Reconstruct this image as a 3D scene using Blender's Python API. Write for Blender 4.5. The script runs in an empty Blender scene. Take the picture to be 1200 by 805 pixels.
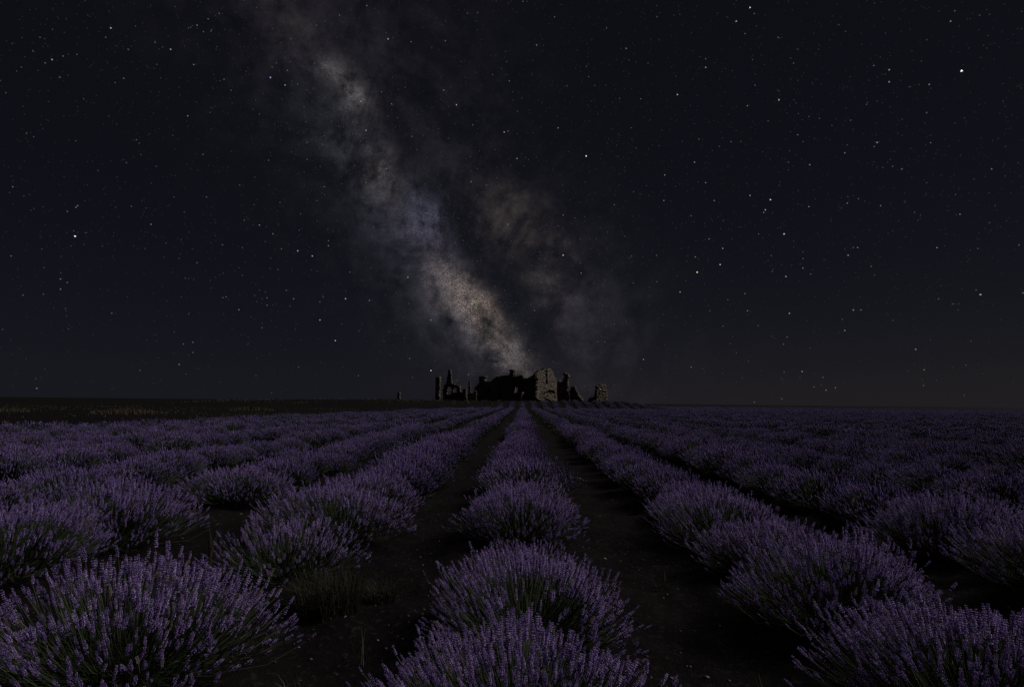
import bpy, math, random
import numpy as np
from mathutils import Matrix, Vector

# ------------------------------------------------------------------ camera, sky, moonlight, exposure
SC = bpy.context.scene
COL = SC.collection
rad = math.radians
CAM_H = 1.3
cam = bpy.data.cameras.new("camera")
cam.lens = 20.01; cam.sensor_width = 36.0; cam.sensor_fit = 'HORIZONTAL'
cam.clip_start = 0.05; cam.clip_end = 12000
cam_ob = bpy.data.objects.new("camera", cam)
COL.objects.link(cam_ob)
cam_ob.matrix_world = (Matrix.Translation((0, 0, CAM_H)) @ Matrix.Rotation(rad(1.10), 4, 'Z')
                       @ Matrix.Rotation(rad(95.85), 4, 'X') @ Matrix.Rotation(rad(0.57), 4, 'Z'))
SC.camera = cam_ob
CAM_INV = cam_ob.matrix_world.inverted()

MOON_EL, MOON_AZ = 46.0, 80.0          # azimuth clockwise from +Y (the way the rows run)
sun = bpy.data.lights.new("moon_light", 'SUN')
sun.energy = 1.95; sun.angle = rad(20); sun.color = (1.0, 0.96, 0.95)
sun_ob = bpy.data.objects.new("moon_light", sun)
COL.objects.link(sun_ob)
_d = Vector((math.sin(rad(MOON_AZ)) * math.cos(rad(MOON_EL)), math.cos(rad(MOON_AZ)) * math.cos(rad(MOON_EL)), math.sin(rad(MOON_EL))))
sun_ob.rotation_euler = _d.to_track_quat('Z', 'Y').to_euler()

SC.view_settings.view_transform = 'Standard'
SC.view_settings.look = 'None'
SC.view_settings.exposure = 0.0
SC.view_settings.gamma = 1.0
SC.view_settings.use_curve_mapping = False
SC.render.engine = 'CYCLES'
SC.cycles.use_denoising = False
SC.cycles.use_adaptive_sampling = False
SC.cycles.max_bounces = 5
SC.cycles.diffuse_bounces = 3
SC.cycles.sample_clamp_indirect = 1.0


class NT:
    """small node-building helper"""
    def __init__(self, tree):
        self.t = tree; self.n = tree.nodes; self.l = tree.links

    def node(self, typ, **kw):
        nd = self.n.new(typ)
        for k, v in kw.items():
            setattr(nd, k, v)
        return nd

    def put(self, sock, v):
        if isinstance(v, bpy.types.NodeSocket):
            self.l.new(v, sock)
        elif v is not None:
            sock.default_value = v

    def m(self, op, a, b=None, c=None, clamp=False):
        nd = self.node('ShaderNodeMath', operation=op); nd.use_clamp = clamp
        for s, v in zip(nd.inputs, (a, b, c)):
            self.put(s, v)
        return nd.outputs[0]

    def v(self, op, a, b=None, out=0):
        nd = self.node('ShaderNodeVectorMath', operation=op)
        self.put(nd.inputs[0], a)
        if b is not None:
            self.put(nd.inputs[3] if op == 'SCALE' else nd.inputs[1], b)
        return nd.outputs['Value'] if op in ('DOT_PRODUCT', 'LENGTH', 'DISTANCE') else nd.outputs[out]

    def noise(self, vec, scale, detail=4, rough=.5, col=False, dist=0.0):
        nd = self.node('ShaderNodeTexNoise')
        if vec is not None:
            self.put(nd.inputs['Vector'], vec)
        nd.inputs['Scale'].default_value = scale
        nd.inputs['Detail'].default_value = detail
        nd.inputs['Roughness'].default_value = rough
        nd.inputs['Distortion'].default_value = dist
        return nd.outputs['Color' if col else 'Fac']

    def mapr(self, x, a, b, c=0.0, d=1.0):
        nd = self.node('ShaderNodeMapRange'); nd.clamp = True
        for i, q in enumerate((x, a, b, c, d)):
            self.put(nd.inputs[i], q)
        return nd.outputs[0]

    def ramp(self, x, stops):
        nd = self.node('ShaderNodeValToRGB')
        e = nd.color_ramp.elements
        while len(e) < len(stops):
            e.new(0.5)
        for q, (p, c) in zip(e, stops):
            q.position = p; q.color = (*c, 1)
        self.put(nd.inputs[0], x)
        return nd.outputs[0]

    def mixc(self, f, a, b, mode='MIX'):
        nd = self.node('ShaderNodeMix', data_type='RGBA', blend_type=mode)
        self.put(nd.inputs[0], f)
        for s, q in ((nd.inputs[6], a), (nd.inputs[7], b)):
            self.put(s, (*q, 1) if isinstance(q, tuple) and len(q) == 3 else q)
        return nd.outputs[2]


# Milky Way frame: T1 and T2 lie in its great circle, N is normal to it
T1 = (-0.21651, 0.91321, 0.34522); T2 = (0.50416, 0.40739, -0.76148); NN = (-0.83603, 0.00917, -0.5486)


def build_world():
    w = bpy.data.worlds.new("World"); SC.world = w; w.use_nodes = True
    w.node_tree.nodes.clear()
    T = NT(w.node_tree)
    d = T.v('NORMALIZE', T.node('ShaderNodeTexCoord').outputs['Generated'])
    sky = T.node('ShaderNodeTexSky', sky_type='NISHITA'); sky.sun_disc = False
    sky.sun_elevation = rad(MOON_EL); sky.sun_rotation = rad(MOON_AZ)
    sky.air_density = 1.0; sky.dust_density = 0.6
    air = T.v('SCALE', sky.outputs[0], SKY_K)
    # even airglow plus two town glows low on the horizon
    sep = T.node('ShaderNodeSeparateXYZ'); T.put(sep.inputs[0], d)
    el = T.m('MAXIMUM', sep.outputs[2], 0.0)
    low = T.m('EXPONENT', T.m('MULTIPLY', el, -5.0))
    glow = T.v('SCALE', GLOW_LOW, low)
    rgt = T.v('DOT_PRODUCT', d, (0.64, 0.768, 0.0))
    warm = T.m('MULTIPLY', T.m('EXPONENT', T.m('MULTIPLY', el, -13.0)), T.mapr(rgt, 0.55, 1.0))
    warmc = T.v('SCALE', GLOW_WARM, warm)
    base = T.v('ADD', T.v('ADD', air, AIRGLOW), T.v('ADD', glow, warmc))
    # band coordinates, warped by turbulence
    u = T.m('ARCTAN2', T.v('DOT_PRODUCT', d, T2), T.v('DOT_PRODUCT', d, T1))
    v = T.v('DOT_PRODUCT', d, NN)
    cmb = T.node('ShaderNodeCombineXYZ'); T.put(cmb.inputs[0], u); T.put(cmb.inputs[1], v)
    wn = T.v('SUBTRACT', T.noise(d, 9.0, 6, .62, col=True), (.5, .5, .5))
    uv = T.v('ADD', cmb.outputs[0], T.v('MULTIPLY', wn, (0.10, 0.085, 0)))

    def blob(c, s):
        q = T.v('MULTIPLY', T.v('SUBTRACT', uv, (c[0], c[1], 0)), (1 / s[0], 1 / s[1], 0))
        return T.m('EXPONENT', T.m('MULTIPLY', T.v('DOT_PRODUCT', q, q), -1.0))
    fb = T.noise(d, 24.0, 10, .68)
    tex = T.mapr(fb, 0.33, 0.68, 0.05, 2.5)
    total = None
    for (c, s, col) in MW_BLOBS:
        t = T.v('SCALE', col, blob(c, s))
        total = t if total is None else T.v('ADD', total, t)
    # the wide faint band goes right round the sky
    wide = T.m('EXPONENT', T.m('MULTIPLY', T.m('POWER', T.m('MULTIPLY', T.m('ADD', v, 0.06), 6.0), 2.0), -1.0))
    total = T.v('ADD', total, T.v('SCALE', MW_WIDE, wide))
    total = T.v('SCALE', total, tex)
    # dust lanes
    dark = None
    for (c, s, a) in MW_LANES:
        k = T.m('SUBTRACT', 1.0, T.m('MULTIPLY', blob(c, s), a), clamp=True)
        dark = k if dark is None else T.m('MULTIPLY', dark, k)
    lanes = T.mapr(T.noise(d, 8.5, 9, .64, dist=.9), 0.42, 0.53, 0.30, 1.0)
    total = T.v('SCALE', total, T.m('MULTIPLY', dark, lanes))
    # unresolved star grain inside the band
    gr = T.mapr(T.noise(d, 330.0, 3, .75), 0.33, 0.70, 0.78, 1.28)
    total = T.v('SCALE', total, gr)
    ext = T.mapr(sep.outputs[2], 0.0, 0.10, 0.35, 1.0)
    total = T.v('SCALE', total, ext)
    bg = T.node('ShaderNodeBackground'); T.put(bg.inputs[0], T.v('ADD', base, total)); bg.inputs[1].default_value = 1.0
    out = T.node('ShaderNodeOutputWorld'); T.l.new(bg.outputs[0], out.inputs[0])


SKY_K = 0.00040
AIRGLOW = (0.0035, 0.0033, 0.0055)
GLOW_LOW = (0.0034, 0.0038, 0.0064)
GLOW_WARM = (0.0050, 0.0032, 0.0010)
MW_WIDE = (0.0052, 0.0046, 0.0054)
MW_BLOBS = [
    ((-0.28, 0.000), (0.070, 0.035), (.005, .004, .0035)),
    ((-0.158, -0.016), (0.042, 0.027), (.056, .050, .050)),
    ((-0.140, 0.022), (0.060, 0.045), (.020, .021, .028)),
    ((-0.040, 0.004), (0.052, 0.028), (.042, .038, .037)),
    ((0.050, 0.020), (0.080, 0.055), (.013, .013, .019)),
    ((0.055, -0.030), (0.036, 0.030), (.026, .026, .042)),
    ((0.115, -0.030), (0.050, 0.035), (.014, .011, .020)),
    ((0.175, 0.000), (0.065, 0.030), (.050, .042, .040)),
    ((0.232, -0.010), (0.045, 0.025), (.088, .066, .052)),
    ((0.270, -0.022), (0.032, 0.022), (.084, .062, .047)),
    ((0.255, 0.012), (0.110, 0.050), (.017, .017, .021)),
    ((0.340, -0.012), (0.060, 0.040), (.060, .050, .046)),
    ((0.150, -0.138), (0.085, 0.055), (.014, .011, .0085)),
    ((0.245, -0.150), (0.070, 0.055), (.015, .012, .010)),
    ((0.330, -0.150), (0.110, 0.085), (.0045, .0042, .0055)),
]
MW_LANES = [
    ((-0.118, 0.004), (0.030, 0.050), .75),
    ((-0.10, -0.055), (0.09, 0.030), .55),
    ((0.010, 0.000), (0.022, 0.030), .45),
    ((0.130, -0.070), (0.10, 0.030), .75),
    ((0.235, -0.085), (0.060, 0.038), .80),
    ((0.320, -0.085), (0.080, 0.035), .60),
    ((0.275, -0.225), (0.05, 0.035), .60),
]
build_world()

# ------------------------------------------------------------------ helpers
def tag(o, label=None, cat=None, group=None, kind=None):
    if label: o['label'] = label
    if cat: o['category'] = cat
    if group: o['group'] = group
    if kind: o['kind'] = kind
    return o


def mesh_np(name, V, F, mats=(), tint=None, fm=None, smooth=False, col=None):
    """mesh from numpy arrays; F is (n,3) or (n,4)"""
    me = bpy.data.meshes.new(name)
    V = np.asarray(V, np.float32); F = np.asarray(F, np.int32)
    k = F.shape[1]
    me.vertices.add(len(V)); me.vertices.foreach_set('co', V.ravel())
    me.loops.add(F.size); me.loops.foreach_set('vertex_index', F.ravel())
    me.polygons.add(len(F)); me.polygons.foreach_set('loop_start', np.arange(len(F), dtype=np.int32) * k)
    if smooth:
        me.polygons.foreach_set('use_smooth', np.ones(len(F), bool))
    for mt in mats:
        me.materials.append(mt)
    if fm is not None:
        me.polygons.foreach_set('material_index', np.asarray(fm, np.int32))
    if tint is not None:
        at = me.attributes.new('tint', 'FLOAT', 'POINT'); at.data.foreach_set('value', np.asarray(tint, np.float32))
    if col is not None:
        at = me.attributes.new('glow', 'FLOAT_COLOR', 'POINT'); at.data.foreach_set('color', np.asarray(col, np.float32).ravel())
    me.update(calc_edges=True)
    return me


def link(name, data, parent=None, loc=None, rotz=0.0):
    o = bpy.data.objects.new(name, data); COL.objects.link(o)
    if parent is not None: o.parent = parent
    if loc is not None: o.location = loc
    if rotz: o.rotation_euler = (0, 0, rotz)
    return o


class Acc:
    """collects vertex, face and tint arrays"""
    def __init__(self): self.V = []; self.F = []; self.T = []; self.n = 0

    def add(self, V, F, t):
        V = np.asarray(V, float); self.V.append(V); self.F.append(np.asarray(F, int) + self.n)
        self.T.append(np.broadcast_to(np.asarray(t, float), (len(V),))); self.n += len(V)

    def get(self):
        return np.concatenate(self.V), np.concatenate(self.F), np.concatenate(self.T)

    def mesh(self, name, mat, smooth=False):
        V, F, T = self.get(); return mesh_np(name, V, F, [mat], T, smooth=smooth)


def hash2(i, j, s):
    h = (i.astype(np.int64) * 374761393 + j.astype(np.int64) * 668265263 + s * 982451653) & 0x7fffffff
    h = ((h ^ (h >> 13)) * 1274126177) & 0x7fffffff
    return ((h ^ (h >> 16)) & 0xffff) / 65535.0


def vnoise(x, y, s=0):
    xi = np.floor(x); yi = np.floor(y); fx = x - xi; fy = y - yi
    fx = fx * fx * (3 - 2 * fx); fy = fy * fy * (3 - 2 * fy)
    a = hash2(xi, yi, s); b = hash2(xi + 1, yi, s); c = hash2(xi, yi + 1, s); d = hash2(xi + 1, yi + 1, s)
    return (a * (1 - fx) + b * fx) * (1 - fy) + (c * (1 - fx) + d * fx) * fy - .5


def sstep(a, b, x):
    t = np.clip((x - a) / (b - a), 0, 1); return t * t * (3 - 2 * t)


ROW = 1.86
SHIFT = {-1: .13, -2: .12, -3: .08}


def terrain(x, y):
    x = np.asarray(x, float); y = np.asarray(y, float)
    m = 1.42 * sstep(88, 107, y) * (1 - sstep(136, 190, y)) * sstep(-95, -38, x) * (1 - sstep(15, 29, x))
    m = m + 0.25 * vnoise(x / 9, y / 9, 3) * np.clip(m, 0, 1)
    near = np.exp(-np.hypot(x, y) / 25.0)
    fur = 0.05 * np.cos(2 * np.pi * x / ROW) * near
    r = 0.08 * vnoise(x / .9, y / .9, 5) + 0.07 * vnoise(x / .27, y / .27, 6) + 0.06 * np.maximum(vnoise(x / .12, y / .12, 7), -.1)
    big = 0.5 * vnoise(x / 60, y / 60, 9) * sstep(20, 80, np.hypot(x, y)) * (1 - sstep(60, 88, y) * sstep(-40, -30, x) * (1 - sstep(25, 40, x)))
    drop = 5.0 * sstep(150, 420, y) * sstep(10, 45, x)
    return m + fur + r * near + big * .5 - drop


def tz(x, y): return float(terrain(np.array([x]), np.array([y]))[0])


# ------------------------------------------------------------------ materials
def material(name, build, rough=.85, spec=.2):
    mt = bpy.data.materials.new(name); mt.use_nodes = True
    T = NT(mt.node_tree); b = T.n['Principled BSDF']
    b.inputs['Roughness'].default_value = rough
    b.inputs['Specular IOR Level'].default_value = spec
    build(T, b)
    return mt


def attr(T, name): return T.node('ShaderNodeAttribute', attribute_name=name)


def m_flower(T, b):
    t = attr(T, 'tint').outputs['Fac']
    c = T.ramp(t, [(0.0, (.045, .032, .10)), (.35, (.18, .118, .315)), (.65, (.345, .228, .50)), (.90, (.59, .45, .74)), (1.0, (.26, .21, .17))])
    r = T.node('ShaderNodeObjectInfo').outputs['Random']
    c2 = T.mixc(T.mapr(r, 0, 1, 0.0, .35), c, (.17, .11, .36))
    T.put(b.inputs['Base Color'], c2)
    tr = T.node('ShaderNodeBsdfTranslucent'); T.put(tr.inputs[0], c2)          # thin petals let light through
    mx = T.node('ShaderNodeMixShader'); mx.inputs[0].default_value = .15
    T.l.new(b.outputs[0], mx.inputs[1]); T.l.new(tr.outputs[0], mx.inputs[2])
    T.l.new(mx.outputs[0], T.n['Material Output'].inputs[0])


def m_leafy(stops):
    def f(T, b):
        t = attr(T, 'tint').outputs['Fac']
        T.put(b.inputs['Base Color'], T.ramp(t, stops))
    return f


def m_soil(T, b):
    g = T.node('ShaderNodeNewGeometry').outputs['Position']
    n1 = T.noise(g, 1.3, 6, .6); n2 = T.noise(g, 22, 5, .65); n3 = T.noise(g, .05, 4, .5)
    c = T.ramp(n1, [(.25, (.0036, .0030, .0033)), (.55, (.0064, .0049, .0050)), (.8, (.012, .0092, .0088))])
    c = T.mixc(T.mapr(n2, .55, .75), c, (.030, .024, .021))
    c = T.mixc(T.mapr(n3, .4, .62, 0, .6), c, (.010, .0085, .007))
    T.put(b.inputs['Base Color'], c)
    bm = T.node('ShaderNodeBump'); bm.inputs['Strength'].default_value = .9; bm.inputs['Distance'].default_value = .03
    T.put(bm.inputs['Height'], T.m('ADD', n2, T.m('MULTIPLY', T.noise(g, 90, 3, .6), .4)))
    T.put(b.inputs['Normal'], bm.outputs[0])


def m_stone(T, b):
    t = attr(T, 'tint').outputs['Fac']
    g = T.node('ShaderNodeNewGeometry').outputs['Position']
    c = T.ramp(t, [(0, (.085, .068, .055)), (.5, (.155, .128, .104)), (1, (.25, .21, .175))])
    c = T.mixc(T.mapr(T.noise(g, .9, 5, .6), .42, .62, 0, .55), c, (.13, .105, .08))
    c = T.mixc(T.mapr(T.noise(g, 6, 4, .6), .5, .7, 0, .5), c, (.33, .29, .24))
    T.put(b.inputs['Base Color'], c)
    bm = T.node('ShaderNodeBump'); bm.inputs['Strength'].default_value = .8; bm.inputs['Distance'].default_value = .05
    T.put(bm.inputs['Height'], T.noise(g, 8, 4, .6)); T.put(b.inputs['Normal'], bm.outputs[0])


M_FLOWER = material('lavender_flower', m_flower, .8, .15)
M_STEM = material('lavender_stem', m_leafy([(0, (.035, .045, .024)), (.6, (.065, .082, .042)), (1, (.13, .15, .085))]), .75, .2)
M_LEAF = material('lavender_leaf', m_leafy([(0, (.022, .030, .018)), (.6, (.045, .060, .034)), (1, (.085, .105, .065))]), .8, .15)
M_DRY = material('dry_grass', m_leafy([(0, (.030, .024, .017)), (.6, (.066, .053, .037)), (1, (.145, .118, .085))]), .85, .1)
M_WEED = material('weed_leaf', m_leafy([(0, (.013, .013, .009)), (.6, (.030, .029, .018)), (1, (.068, .062, .040))]), .85, .1)
M_SOIL = material('tilled_soil', m_soil, .95, .05)
M_STONE = material('rubble_stone', m_stone, .95, .05)
M_PEBBLE = material('pebble', m_leafy([(0, (.05, .04, .033)), (.7, (.11, .09, .075)), (1, (.24, .21, .18))]), .9, .1)

# ------------------------------------------------------------------ ground: one sheet out to the horizon


def axis(a, b, step, lo, hi, g):
    p = list(np.arange(a, b + 1e-6, step)); s = step; x = p[-1]
    while x < hi:
        s *= g; x += s; p.append(x)
    s = step; x = p[0]; q = []
    while x > lo:
        s *= g; x -= s; q.append(x)
    return np.array(q[::-1] + p)


def build_ground():
    xs = axis(-5.2, 5.2, .055, -5000, 5000, 1.085); ys = axis(1.6, 8.5, .055, -300, 6000, 1.045)
    X, Y = np.meshgrid(xs, ys); Z = terrain(X, Y)
    V = np.stack([X, Y, Z], -1).reshape(-1, 3)
    nx = len(xs); ny = len(ys)
    i = np.arange(nx * ny).reshape(ny, nx)
    F = np.stack([i[:-1, :-1], i[:-1, 1:], i[1:, 1:], i[1:, :-1]], -1).reshape(-1, 4)
    tag(link('ground', mesh_np('ground', V, F, [M_SOIL], smooth=True)), 'dark brown tilled soil between the lavender rows', 'ground', kind='structure')


build_ground()

# ------------------------------------------------------------------ lavender
def unit(v): return v / np.linalg.norm(v, axis=-1, keepdims=True)


def frames(dirs, spin):
    """rotation matrices whose z axis is dirs"""
    z = unit(dirs); a = np.where(np.abs(z[:, 2:3]) < .95, np.array([[0, 0, 1.]]), np.array([[1., 0, 0]]))
    x = unit(np.cross(a, z)); y = np.cross(z, x)
    c, s = np.cos(spin)[:, None], np.sin(spin)[:, None]
    return np.stack([x * c + y * s, -x * s + y * c, z], -1)


def spike_template(lod, rng):
    """a flower spike standing on the origin, 7 cm long: (verts, tris, tint)"""
    A = Acc()
    if lod == 0:
        nw = rng.integers(6, 9); zs = np.linspace(.010, .064, nw) + rng.uniform(-.0012, .0012, nw)
        if rng.random() < .55: zs[0] -= .010
        for w, z in enumerate(zs):
            k = w / (nw - 1); r = .0106 * (1 - .45 * k ** 2) * rng.uniform(.85, 1.15) * (.8 if w == 0 else 1)
            nf = 6 if w < nw - 1 else 4
            off = rng.uniform(0, 6.28); wt = rng.uniform(-.12, .12)
            for q in range(nf):
                a = off + q * 2 * np.pi / nf + rng.uniform(-.25, .25)
                o = np.array([math.cos(a), math.sin(a), 0]); s = np.array([-math.sin(a), math.cos(a), 0]); up = np.array([0, 0, 1.])
                rr = r * rng.uniform(.75, 1.2)
                p0 = o * .0012 + up * (z - .003); p1 = o * rr + up * (z + .0055 * rng.uniform(.6, 1.3))
                mid = o * rr * .62 + up * z
                V = [p0, p1, mid + s * rr * .36, mid - s * rr * .36 , mid + up * .0042]
                V[2] = V[2] - up * .001; V[3] = V[3] - up * .001
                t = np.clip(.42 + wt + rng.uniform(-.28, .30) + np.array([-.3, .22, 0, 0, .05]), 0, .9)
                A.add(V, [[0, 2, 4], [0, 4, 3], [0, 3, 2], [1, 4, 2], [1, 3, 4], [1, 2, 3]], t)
        A.add([[.0011, 0, -.004], [-.0006, .001, -.004], [-.0006, -.001, -.004], [0, 0, .068]], [[0, 1, 3], [1, 2, 3], [2, 0, 3]], .15)
    elif lod == 1:
        for w, z in enumerate((.012, .028, .043, .057)):
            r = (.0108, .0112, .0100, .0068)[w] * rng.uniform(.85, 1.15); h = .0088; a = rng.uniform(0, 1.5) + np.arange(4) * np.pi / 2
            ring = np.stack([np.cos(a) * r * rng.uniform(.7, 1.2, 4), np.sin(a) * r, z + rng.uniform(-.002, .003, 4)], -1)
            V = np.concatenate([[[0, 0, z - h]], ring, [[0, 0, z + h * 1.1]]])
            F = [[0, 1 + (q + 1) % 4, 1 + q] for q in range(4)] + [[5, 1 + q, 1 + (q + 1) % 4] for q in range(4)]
            A.add(V, F, np.clip(.28 + rng.uniform(-.2, .2) + np.concatenate([[-.25], rng.uniform(-.15, .25, 4), [.1]]), 0, 1))  # tint set below the near spikes: self-shadow between florets put into the colour
    else:
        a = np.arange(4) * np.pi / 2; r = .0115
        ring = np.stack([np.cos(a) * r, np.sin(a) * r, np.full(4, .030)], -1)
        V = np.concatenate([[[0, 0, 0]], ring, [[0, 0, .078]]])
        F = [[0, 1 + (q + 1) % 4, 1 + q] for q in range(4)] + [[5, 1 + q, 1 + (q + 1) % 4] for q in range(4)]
        A.add(V, F, np.array([.03, .10, .17, .12, .19, .23]))  # low tints stand in for shade the solid spike lacks, dimming far rows
    return A.get()


RNG = np.random.default_rng(11)
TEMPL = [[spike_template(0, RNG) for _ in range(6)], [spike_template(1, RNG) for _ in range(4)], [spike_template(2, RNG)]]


def bush_layout(seed, n, ex=.55, ey=.70, ez=.355, bare=0.0, shell=.78, low=.12):
    """stem ends, stem directions and sizes for one bush"""
    r = np.random.default_rng(seed)
    m = n * 3
    ct = r.uniform(.0, 1.0, m) ** .78 * (1 - low) + low; ph = r.uniform(0, 2 * np.pi, m)
    # ragged outline: each clump of stems has its own length and density
    cl = vnoise(np.cos(ph) * 2.2 + ct * 2.4 + seed * 7.3, np.sin(ph) * 2.2 + ct * 1.3 + seed * 3.1, seed)
    cd = vnoise(np.cos(ph) * 3.1 + ct * 3.0 + seed * 5.3, np.sin(ph) * 3.1 - ct * 2.0 + seed, seed + 50)
    keep = r.random(m) < np.clip(.62 + 1.1 * cd, .10, 1)
    if bare > 0:                                            # a bare green patch on the crown
        bx = np.cos(ph) * np.sqrt(1 - ct ** 2); by = np.sin(ph) * np.sqrt(1 - ct ** 2)
        keep &= ~((np.hypot(bx - .15, by + .35) < bare) & (r.random(m) < .93))
    idx = np.nonzero(keep)[0][:n]; ct = ct[idx]; ph = ph[idx]; cl = cl[idx]
    st = np.sqrt(1 - ct ** 2)
    d = np.stack([np.cos(ph) * st, np.sin(ph) * st, ct], -1)
    L = (1.0 + .30 * cl) * r.uniform(shell, 1.06, len(idx)) * np.where(r.random(len(idx)) < .07, 1.14, 1)
    E = d * np.array([ex, ey, ez]) * L[:, None] + np.array([0, 0, .05])
    E[:, 2] = np.maximum(E[:, 2], .05)
    B = d * np.array([.17, .19, .04]) * r.uniform(.3, 1.2, (len(idx), 1)) + np.array([0, 0, .07])
    ax = unit(d * np.array([1, 1, .9]) + np.array([0, 0, .62]) + r.normal(0, .15, (len(idx), 3)))
    sc = r.uniform(.58, 1.04, len(idx)) * (.70 + .32 * ct)
    return B, E, ax, sc, r


def stems_mesh(A, B, E, ax, r, lod, t0=0.0):
    seg = 3 if lod == 0 else (2 if lod == 1 else 1)
    n = len(B); L = np.linalg.norm(E - B, axis=1, keepdims=True)
    C = E - ax * L * .45
    rad_ = .0016 if lod == 0 else .0019
    ks = np.linspace(0, 1, seg + 1)
    P = np.stack([(1 - k) ** 2 * B + 2 * k * (1 - k) * C + k * k * E for k in ks], 1)   # n, seg+1, 3
    side = unit(np.cross(ax, r.normal(0, 1, (n, 3)))); s2 = np.cross(ax, side)
    offs = [side * rad_, (-.5 * side + .87 * s2) * rad_, (-.5 * side - .87 * s2) * rad_]
    k3 = 3 if lod == 0 else 2
    if k3 == 2: offs = [side * rad_, -side * rad_]
    V = np.stack([P + o[:, None, :] for o in offs], 2).reshape(-1, 3)
    F = []
    for s in range(seg):
        for q in range(k3 if k3 == 3 else 1):
            a = s * k3 + q; b = s * k3 + (q + 1) % k3
            F += [[a, b, b + k3], [a, b + k3, a + k3]]
    F = np.array(F); step = (seg + 1) * k3
    FF = (F[None] + (np.arange(n) * step)[:, None, None]).reshape(-1, 3)
    t = np.repeat(np.clip(r.uniform(.1, .9, n) + t0, 0, 1), step)
    A.add(V, FF, t)


def foliage_mesh(A, r, n, ex, ey, ez, core=True, wide=.004, reach=.70):
    """narrow grey-green leaves round a low woody cushion"""
    ct = r.uniform(.0, 1, n) ** 1.3; ph = r.uniform(0, 2 * np.pi, n); st = np.sqrt(1 - ct ** 2)
    d = np.stack([np.cos(ph) * st, np.sin(ph) * st, ct], -1)
    P = d * np.array([ex, ey, ez]) * r.uniform(.30, reach, (n, 1)) + np.array([0, 0, .04])
    ax = unit(d + np.array([0, 0, .5]) + r.normal(0, .25, (n, 3))); L = r.uniform(.06, .15, (n, 1))
    sd = unit(np.cross(ax, r.normal(0, 1, (n, 3)))) * wide
    V = np.stack([P - sd, P + sd, P + ax * L], 1).reshape(-1, 3)
    A.add(V, np.arange(3 * n).reshape(-1, 3), np.repeat(r.uniform(0, 1, n), 3))
    if core:
        nu, nv = 12, 5
        th = np.linspace(0, np.pi / 2, nv); pp = np.arange(nu) * 2 * np.pi / nu
        V = [[0, 0, ez * .40]]
        for t in th[1:]:
            for p in pp:
                k = r.uniform(.28, .40); V.append([math.cos(p) * math.sin(t) * ex * k, math.sin(p) * math.sin(t) * ey * k, math.cos(t) * ez * k * 1.05])
        F = [[0, 1 + q, 1 + (q + 1) % nu] for q in range(nu)]
        for s in range(nv - 2):
            for q in range(nu):
                a = 1 + s * nu + q; b = 1 + s * nu + (q + 1) % nu
                F += [[a, a + nu, b + nu], [a, b + nu, b]]
        A.add(V, F, np.zeros(len(V)))


def spikes_mesh(A, E, ax, sc, r, lod):
    tm = TEMPL[lod]; R = frames(ax, r.uniform(0, 6.28, len(E)))
    pick = r.integers(0, len(tm), len(E)); shift = np.where(r.random(len(E)) < .04, 2.0, r.normal(0, .12, len(E)))
    for k, (V, F, t) in enumerate(tm):
        s = np.nonzero(pick == k)[0]
        if not len(s): continue
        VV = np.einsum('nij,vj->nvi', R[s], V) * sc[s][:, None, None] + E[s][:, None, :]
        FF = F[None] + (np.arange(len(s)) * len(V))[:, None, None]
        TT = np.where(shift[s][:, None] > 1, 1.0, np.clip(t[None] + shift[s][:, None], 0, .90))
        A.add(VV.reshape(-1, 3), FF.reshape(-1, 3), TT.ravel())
    return R, pick


SPIKE_ME = [mesh_np('flower_spike', V, F, [M_FLOWER], t) for (V, F, t) in TEMPL[0]]


def near_variant(seed, n, leaves, singles, **kw):
    B, E, ax, sc, r = bush_layout(seed, n, **kw)
    ex, ey, ez = kw.get('ex', .55), kw.get('ey', .70), kw.get('ez', .355)
    fo = Acc(); foliage_mesh(fo, r, leaves, ex, ey, ez)
    st = Acc(); stems_mesh(st, B, E, ax, r, 0)
    order = np.argsort(-(E[:, 2] / ez + r.uniform(0, .5, len(E))))          # the crown's spikes are picked out singly
    one, rest = order[:singles], order[singles:]
    fl = Acc(); spikes_mesh(fl, E[rest], ax[rest], sc[rest], r, 0)
    R = frames(ax[one], r.uniform(0, 6.28, len(one)))
    sing = []
    for j, i in enumerate(one):
        M = Matrix(R[j].tolist()).to_4x4() @ Matrix.Scale(float(sc[i]), 4)
        M.translation = Vector(E[i].tolist()); sing.append((M, int(r.integers(0, 6))))
    return dict(foliage=fo.mesh('foliage', M_LEAF), stems=st.mesh('stems', M_STEM), spikes=fl.mesh('flower_spikes', M_FLOWER), singles=sing)


def mid_variant(seed, lod, n, leaves, split, **kw):
    B, E, ax, sc, r = bush_layout(seed, n, **kw)
    fo = Acc(); foliage_mesh(fo, r, leaves, kw.get('ex', .55), .70, kw.get('ez', .355), wide=.006 if lod == 1 else .012, reach=(.80 if split else .92) if lod == 1 else 1.0)
    st = Acc(); stems_mesh(st, B, E, ax, r, lod)
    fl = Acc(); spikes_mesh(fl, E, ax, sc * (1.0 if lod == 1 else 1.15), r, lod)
    if split:
        return dict(foliage=fo.mesh('foliage', M_LEAF), stems=st.mesh('stems', M_STEM), spikes=fl.mesh('flower_spikes', M_FLOWER), singles=[])
    V = []; F = []; T = []; fm = []; off = 0
    for k, a in enumerate((fo, st, fl)):
        v, f, t = a.get(); V.append(v); F.append(f + off); T.append(t); fm.append(np.full(len(f), k)); off += len(v)
    return mesh_np('lavender_bush', np.concatenate(V), np.concatenate(F), [M_LEAF, M_STEM, M_FLOWER], np.concatenate(T), np.concatenate(fm))


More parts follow.
